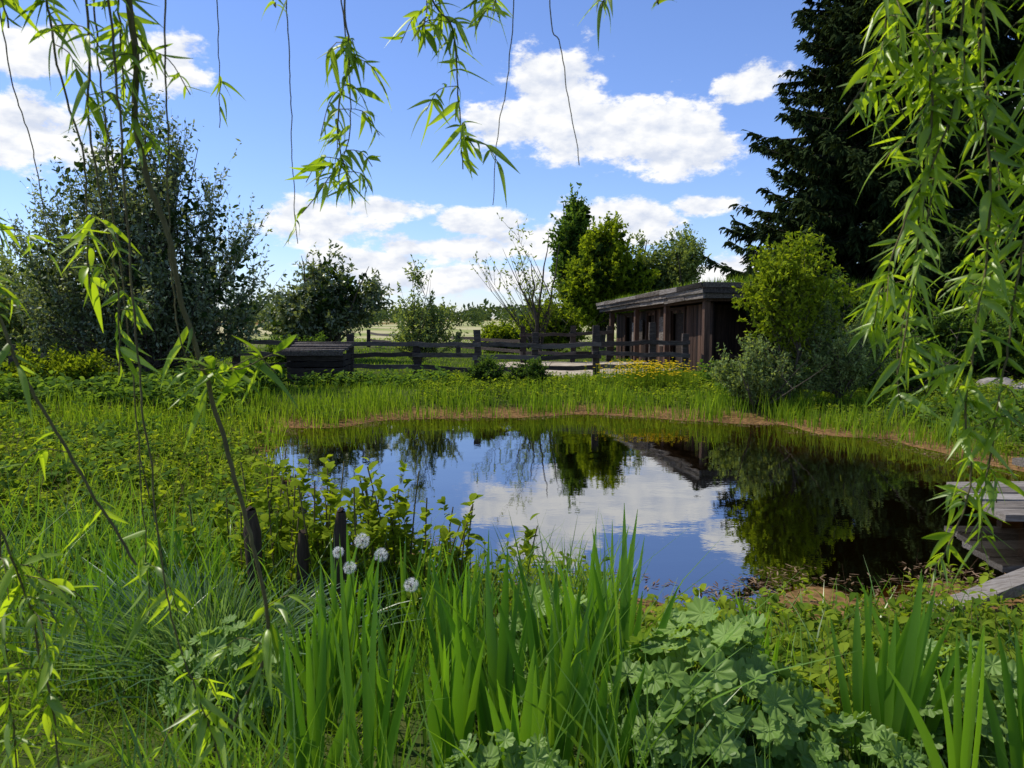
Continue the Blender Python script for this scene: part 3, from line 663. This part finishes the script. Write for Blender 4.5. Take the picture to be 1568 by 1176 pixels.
box(mb, (gx0 - .1, gy0 - .17, g0 + .74), (gx1 + .1, gy0 - .13, g0 + .835), 0, .5)
mb.build("plank_lid", [M_fascia], bx)

# ---------------------------------------------------------------- jetty, planks, stones
jt = bpy.data.objects.new("wooden_jetty", None); scene.collection.objects.link(jt)
mb = MB()
for k in range(5):
    y0 = 6.2 + k * .26; beam(mb, (4.15 + .07 * k + R.uniform(-.06, .06), y0 + .12, .225 + R.uniform(-.008, .008)), (7.4, y0 + .12, .23), .235, .055, 0, R.uniform(.1, .9), .002)
mb.build("deck_planks", [M_greywood], jt)
mb = MB()
beam(mb, (4.4, 6.3, .13), (7.2, 6.3, .13), .08, .12); beam(mb, (4.9, 7.4, .13), (7.2, 7.4, .13), .08, .12)
for (x, y) in [(4.6, 6.3), (5.2, 7.4), (6.2, 6.3)]: beam(mb, (x, y, -.7), (x, y, .065), .12, .12)
mb.build("supports", [M_wood], jt)
mb = MB(); beam(mb, (2.62, 4.5, .10), (3.9, 4.95, .28), .15, .07, 0, .7, .008); mb.build("driftwood_plank", [M_greywood])
mb = MB(); beam(mb, (6.0, 8.7, .20), (7.6, 8.9, .22), .30, .08, 0, .4, .006); mb.build("driftwood_plank.001", [M_greywood])
m, nt, out = newmat("stone"); g = nt.nodes.new('ShaderNodeNewGeometry'); b = nt.nodes.new('ShaderNodeBsdfPrincipled'); b.inputs['Roughness'].default_value = .9
nt.links.new(ramp(nt, noise(nt, 6, 8, g.outputs['Position']), [(.3, (.13, .11, .09)), (.7, (.32, .29, .25))]), b.inputs['Base Color']); nt.links.new(b.outputs[0], out.inputs[0])
mb = MB()
for k in range(16):
    cx, cy = R.uniform(10.8, 13), R.uniform(15.6, 17); r = R.uniform(.14, .34); g0 = G(cx, cy)
    th = np.linspace(0, math.pi, 9)[:, None]; ph = np.arange(14)[None] * 2 * math.pi / 14
    rr = r * (1 + .16 * np.sin(3 * th + k) * np.cos(2 * ph + k) + .10 * np.cos(5 * ph + k * 2))
    V = np.stack([cx + rr * np.sin(th) * np.cos(ph) * 1.3, cy + rr * np.sin(th) * np.sin(ph), g0 + .05 + rr * np.cos(th) * .6 + 0 * ph], -1)
    idx = np.arange(9 * 14).reshape(9, 14); nx = np.roll(idx, -1, 1)
    mb.add(V, np.stack([idx[:-1], idx[1:], nx[1:], nx[:-1]], -1).reshape(-1, 4), 0, .5, False)
mb.build("rock_pile", [m])

# ---------------------------------------------------------------- weeping willow overhead
mb = MB()
def cat(pts, step=.02):
    p = np.array(pts, float); p = np.vstack([2 * p[0] - p[1], p, 2 * p[-1] - p[-2]]); o = []
    for i in range(1, len(p) - 2):
        L = np.linalg.norm(p[i + 1] - p[i]); k = max(int(L / step), 2)
        for t in np.arange(k) / k:
            o.append(.5 * ((2 * p[i]) + (-p[i - 1] + p[i + 1]) * t + (2 * p[i - 1] - 5 * p[i] + 4 * p[i + 1] - p[i + 2]) * t * t + (-p[i - 1] + 3 * p[i] - 3 * p[i + 1] + p[i + 2]) * t ** 3))
    o.append(p[-2]); return np.array(o)
WL = (.22, .8, 1, .92, .7, .4, .04)
def leaves_on(P, per_m, ll, spread=1.0):
    L = np.linalg.norm(np.diff(P, axis=0), axis=1).sum(); n = int(L * per_m)
    if n < 1: return
    i = R.integers(0, len(P) - 1, n); a = U(0, 6.28, n); T = nrm(P[i + 1] - P[i])
    d = nrm(np.c_[np.cos(a), np.sin(a), np.zeros(n)] * spread * U(.4, 1.3, n)[:, None] + T * .45 + np.c_[np.zeros((n, 2)), -U(-.5, .7, n)])
    l = ll * U(.4, 1.2, n); side = nrm(np.cross(d, runit(n)))
    bend = (runit(n) * .55 + np.array([0, 0, -.5])) * l[:, None]
    ribbons(mb, P[i], d, side, l, l * .21 * U(.75, 1.25, n), bend, WL, 1, np.clip(U(0, 1, n), 0, 1), .4)
def strand(pts, leafz=None, per_m=85, ll=.066, sprig=11, r=.0028, top=3.85):
    p = [np.array([pts[0][0] * 1.03, pts[0][1] - .1, top])] + [np.array(q, float) for q in pts]
    P = cat(p); n = len(P); w = np.cumsum(R.normal(size=(n, 3)), 0) * .0014; P = P + w
    rad = np.linspace(r * 1.5, r * .6, n); tubes(mb, P[None], rad[None], 5, 0, .5)
    if leafz is None: leafz = [(-9, 9)]
    for lo, hi in leafz:
        k = (P[:, 2] >= lo) & (P[:, 2] <= min(hi, 3.0)); Q = P[k]
        if len(Q) < 3: continue
        leaves_on(Q, per_m, ll)
        L = np.linalg.norm(np.diff(Q, axis=0), axis=1).sum()
        for s in range(int(L * sprig)):
            b0 = Q[R.integers(0, len(Q) - 1)]; a = R.uniform(0, 6.28); l = R.uniform(.04, .14)
            d = np.array([math.cos(a), math.sin(a), R.uniform(-.6, .5)])
            S = cat([b0, b0 + d * l * .5, b0 + d * l * .85 + np.array([0, 0, -l * .45])], .015)
            tubes(mb, S[None], .0012, 3, 0, .6); leaves_on(S, 90, ll * .9)
# (x, y, z) hanging shoots, listed top to bottom
strand([(-.73, 1.5, 2.73), (-.71, 1.5, 2.27), (-.66, 1.5, 2.01), (-.62, 1.5, 1.81), (-.54, 1.5, 1.43), (-.525, 1.5, 1.23), (-.60, 1.48, 1.06)], [(2.2, 2.9), (1.74, 1.92), (.9, 1.32)], 65, .072, 11, .006)
strand([(-.66, 1.5, 2.75), (-.65, 1.5, 1.90), (-.55, 1.5, 1.80), (-.44, 1.5, 1.84)], [(1.76, 1.86)], 60, .08, 5, .002)
strand([(-1.05, 1.3, 2.5), (-.90, 1.3, 1.95), (-.82, 1.3, 1.75), (-.74, 1.3, 1.6), (-.66, 1.3, 1.46)], [(1.8, 2.2), (1.5, 1.72)], 35, .06, 5, .004)
strand([(-1.0, 1.3, 2.5), (-.93, 1.3, 1.75), (-.84, 1.3, 1.43), (-.80, 1.3, 1.12), (-.82, 1.3, .9)], [(.8, 1.5)], 80, .065, 14)
strand([(-.98, 1.35, 2.5), (-.95, 1.35, 1.6), (-.95, 1.35, 1.0)], [(.9, 1.6)], 60, .062, 12)
strand([(-.72, 1.35, 2.7), (-.66, 1.35, 1.6), (-.56, 1.35, 1.15), (-.52, 1.35, 1.0)], [(.9, 1.28)], 75, .065, 15, .0022)
strand([(-.88, 1.6, 2.7), (-.82, 1.6, 1.8), (-.80, 1.6, 1.25)], [(1.1, 1.45)], 55, .062, 9, .002)
strand([(-.8, 1.5, 2.6), (-.805, 1.5, 2.27), (-.77, 1.5, 1.99), (-.76, 1.5, 1.79)], [(2.24, 2.9), (1.78, 2.0)], 75, .062, 13)
strand([(-.92, 1.5, 2.7), (-.90, 1.5, 2.4), (-.86, 1.5, 2.2), (-.86, 1.5, 1.95)], [(2.4, 2.9), (1.9, 2.15)], 70, .062, 12)
strand([(-.78, 1.5, 2.7), (-.76, 1.5, 2.35)], [(2.3, 2.9)], 70, .062, 12)
strand([(-1.0, 1.5, 2.7), (-.97, 1.5, 2.45)], [(2.4, 2.9)], 60, .062, 9)
strand([(-1.33, 2.0, 2.75), (-1.25, 2.0, 2.31), (-1.22, 2.0, 2.02)], [(2.0, 2.1)], 20, .06, 2, .002)
strand([(-1.25, 1.7, 2.8), (-1.2, 1.7, 2.3), (-1.14, 1.7, 2.05)], [(2.0, 2.35)], 60, .062, 10)
strand([(-.78, 2.0, 2.78), (-.78, 2.0, 2.4)], [(2.43, 2.55), (2.7, 2.9)], 60, .05, 7, .0018)
strand([(-.58, 2.0, 2.78), (-.57, 2.0, 2.4), (-.57, 2.0, 2.09)], [(2.08, 2.2), (2.68, 2.9)], 45, .055, 6, .0018)
strand([(-.374, 1.8, 2.74), (-.37, 1.8, 2.51), (-.40, 1.8, 2.35), (-.374, 1.8, 2.20)], [(2.17, 2.56)], 90, .066, 26)
strand([(-.40, 1.8, 2.74), (-.38, 1.8, 2.36), (-.44, 1.8, 2.23), (-.50, 1.8, 2.16)], [(2.1, 2.36)], 80, .062, 18, .002)
strand([(-.233, 2.0, 2.84), (-.164, 2.0, 2.64), (-.146, 2.0, 2.44), (-.137, 2.0, 2.29)], [(2.25, 2.9)], 90, .066, 21)
strand([(-.20, 2.0, 2.84), (-.215, 2.0, 2.62)], [(2.6, 2.9)], 70, .066, 12)
strand([(-.04, 2.0, 2.85), (-.02, 2.0, 2.66)], [(2.6, 2.95)], 70, .066, 12)
strand([(-.06, 2.0, 2.85), (-.09, 2.0, 2.7)], [(2.6, 2.95)], 60, .066, 10)
strand([(.02, 2.0, 2.75), (-.02, 2.0, 2.4), (-.03, 2.0, 2.2)], [(5, 6)], 0, .06, 0, .0018)
strand([(.10, 2.0, 2.75), (.13, 2.0, 2.58), (.176, 2.0, 2.28)], [(5, 6)], 0, .06, 0, .0020)
strand([(.23, 1.8, 2.75), (.22, 1.8, 2.60)], [(2.58, 2.9)], 50, .062, 4)
strand([(.34, 1.8, 2.75), (.33, 1.8, 2.62)], [(2.58, 2.9)], 50, .062, 4)
strand([(-.56, 1.8, 2.75), (-.55, 1.8, 2.63)], [(2.58, 2.9)], 50, .06, 4)
for pts in [
    [(.72, 1.5, 2.6), (.70, 1.5, 2.4), (.645, 1.5, 2.28)],
    [(.80, 1.5, 2.6), (.81, 1.5, 2.27), (.80, 1.5, 1.99), (.78, 1.5, 1.80)],
    [(.86, 1.5, 2.6), (.85, 1.5, 2.3), (.75, 1.5, 2.05), (.72, 1.5, 1.92)],
    [(.905, 1.5, 2.6), (.93, 1.5, 2.14), (.905, 1.5, 1.75), (.92, 1.5, 1.6), (.875, 1.5, 1.42)],
    [(.98, 1.5, 2.6), (.99, 1.5, 2.14), (.95, 1.5, 1.75), (.93, 1.5, 1.5)],
    [(1.05, 1.5, 2.6), (1.03, 1.5, 2.2), (1.02, 1.5, 1.85)],
    [(.92, 1.65, 2.8), (.93, 1.65, 2.2), (.88, 1.65, 1.85), (.90, 1.65, 1.7)],
    [(1.0, 1.7, 2.8), (1.08, 1.7, 2.2), (1.05, 1.7, 1.9)],
    [(.77, 1.6, 2.7), (.78, 1.6, 2.4)]]:
    strand(pts, None, 80, .068, 13, .003)
t = np.linspace(0, 1, 10)
tr0 = np.array([1.7, -2.2, G(1.7, -2.2)])
P = tr0[None] + np.c_[.1 * np.sin(t * 3), .1 * t, 3.0 * t]; tubes(mb, P[None], (.34 - .1 * t)[None], 12, 0, .4)
for e in [(-1.5, 1.6, 3.85), (-.75, 1.4, 3.85), (-.35, 1.9, 3.85), (.2, 1.9, 3.85), (.8, 1.4, 3.85), (1.2, 1.6, 3.85)]:
    P = cat([tuple(P_) for P_ in [tr0 + [0.02, .1, 2.9], (tr0 + [0, .1, 2.9]) * .6 + np.array(e) * .4 + [0, 0, .75], e]], .2)
    tubes(mb, P[None], np.linspace(.12, .015, len(P))[None], 8, 0, .4)
P = cat([(-1.6, 1.55, 3.86), (-.6, 1.5, 3.9), (.3, 1.6, 3.9), (1.2, 1.5, 3.86)], .1); tubes(mb, P[None], .02, 6, 0, .4)
mb.build("weeping_willow_tree", [M_willowbark, L_willow])

# ---------------------------------------------------------------- sky with clouds
w = bpy.data.worlds.new("World"); scene.world = w; w.use_nodes = True; nt = w.node_tree; nt.nodes.clear()
out = nt.nodes.new('ShaderNodeOutputWorld'); bg = nt.nodes.new('ShaderNodeBackground'); bg.inputs['Strength'].default_value = .15
sky = nt.nodes.new('ShaderNodeTexSky'); sky.sky_type = 'NISHITA'; sky.sun_disc = False
sky.sun_elevation = math.radians(SUN_EL); sky.sun_rotation = math.radians(SUN_AZ % 360); sky.air_density = 1.0; sky.dust_density = .2; sky.ozone_density = 3.0
tc = nt.nodes.new('ShaderNodeTexCoord'); sp = nt.nodes.new('ShaderNodeSeparateXYZ'); V = tc.outputs['Generated']; nt.links.new(V, sp.inputs[0])
az = math_(nt, 'MULTIPLY', math_(nt, 'ARCTAN2', sp.outputs[0], sp.outputs[1]), 57.29578)
el = math_(nt, 'MULTIPLY', math_(nt, 'ARCSINE', sp.outputs[2]), 57.29578)
cb = nt.nodes.new('ShaderNodeCombineXYZ'); nt.links.new(az, cb.inputs[0]); nt.links.new(el, cb.inputs[1])
CL = [(3.6, 16.0, 4.8, 3.4), (8.2, 13.6, 7.8, 3.1), (12.4, 12.0, 4.8, 2.1), (-.2, 14.2, 3.8, 2.4), (17.2, 16, 3.0, 1.7), (14.2, 8.1, 2.8, 1.0),
      (-33, 11.4, 6.5, 2.6), (-32.2, 16.5, 6, 1.8), (-24.5, 16.7, 3.4, 2.0), (-9.1, 8.0, 4.0, 1.0), (-14.6, 6.9, 5.6, 2.0), (-2.0, 7.2, 4.4, 1.2),
      (-5.2, 5.2, 7, 1.3), (7.7, 7.0, 5.6, 1.9), (-4.2, 2.9, 11, 1.4), (-10, 4.2, 7, 1.1), (2.3, 5.9, 5, 1.5), (17, 3.6, 6, 1.4), (36, 12, 8, 3),
      (-75, 20, 14, 6), (120, 22, 22, 8), (-140, 20, 22, 8)]
acc = None
for (ca, ce, ra, re) in CL:
    q = nt.nodes.new('ShaderNodeVectorMath'); q.operation = 'MULTIPLY_ADD'; nt.links.new(cb.outputs[0], q.inputs[0])
    q.inputs[1].default_value = (1 / ra, 1 / re, 0); q.inputs[2].default_value = (-ca / ra, -ce / re, 0)
    l = nt.nodes.new('ShaderNodeVectorMath'); l.operation = 'LENGTH'; nt.links.new(q.outputs[0], l.inputs[0])
    acc = l.outputs['Value'] if acc is None else math_(nt, 'MINIMUM', acc, l.outputs['Value'])
acc = math_(nt, 'SUBTRACT', 1.0, math_(nt, 'MINIMUM', acc, 2.0))
mp = nt.nodes.new('ShaderNodeMapping'); mp.inputs['Scale'].default_value = (1, 1, 1.9); nt.links.new(V, mp.inputs[0])
nA = noise(nt, 14, 8, mp.outputs[0], .64)
mp2 = nt.nodes.new('ShaderNodeMapping'); mp2.inputs['Scale'].default_value = (1, 1, 1.9); mp2.inputs['Location'].default_value = (-.008, .0, .022); nt.links.new(V, mp2.inputs[0])
nB = noise(nt, 14, 3, mp2.outputs[0], .6)
den = math_(nt, 'ADD', math_(nt, 'MULTIPLY', acc, 1.35), math_(nt, 'MULTIPLY', math_(nt, 'SUBTRACT', nA, .5), 3.4))
def mrw(v, a, b, lo=0, hi=1, smooth=True):
    q = nt.nodes.new('ShaderNodeMapRange'); q.inputs[1].default_value = a; q.inputs[2].default_value = b; q.inputs[3].default_value = lo; q.inputs[4].default_value = hi
    if smooth: q.interpolation_type = 'SMOOTHSTEP'
    nt.links.new(v, q.inputs[0]); return q.outputs[0]
mask = mrw(den, .02, .52)
shade = mrw(math_(nt, 'SUBTRACT', nA, nB), -.16, .10, 0, 1, False)
ccol = ramp(nt, shade, [(0, (4.6, 5.0, 5.9)), (1, (7.0, 7.0, 7.0))])
tint = nt.nodes.new('ShaderNodeMixRGB'); tint.blend_type = 'MULTIPLY'; tint.inputs[0].default_value = 1; nt.links.new(sky.outputs[0], tint.inputs[1]); tint.inputs[2].default_value = (.86, .93, 1.22, 1)
mx = nt.nodes.new('ShaderNodeMixRGB'); nt.links.new(mask, mx.inputs[0]); nt.links.new(tint.outputs[0], mx.inputs[1]); nt.links.new(ccol, mx.inputs[2])
nt.links.new(mx.outputs[0], bg.inputs[0]); nt.links.new(bg.outputs[0], out.inputs[0])

sun = bpy.data.lights.new("sun", 'SUN'); sun.energy = 5.0; sun.angle = math.radians(.5); sun.color = (1, .95, .86)
so = bpy.data.objects.new("sun", sun); scene.collection.objects.link(so)
a, e = math.radians(SUN_AZ), math.radians(SUN_EL)
so.rotation_euler = Vector((-math.sin(a) * math.cos(e), -math.cos(a) * math.cos(e), -math.sin(e))).to_track_quat('-Z', 'Y').to_euler()
so.location = (-10, 10, 20)

cam = bpy.data.cameras.new("camera"); co = bpy.data.objects.new("camera", cam); scene.collection.objects.link(co)
co.location = (0, 0, 1.9); co.rotation_euler = (math.radians(85), 0, 0)
cam.lens = 26.4; cam.sensor_width = 36; cam.clip_start = .05; cam.clip_end = 6000
cam.dof.use_dof = True; cam.dof.focus_distance = 9.0; cam.dof.aperture_fstop = 11.0
scene.camera = co
scene.view_settings.view_transform = 'Standard'; scene.view_settings.look = 'None'; scene.view_settings.exposure = 0
print("verts", sum(len(o.data.vertices) for o in bpy.data.objects if o.type == 'MESH'))
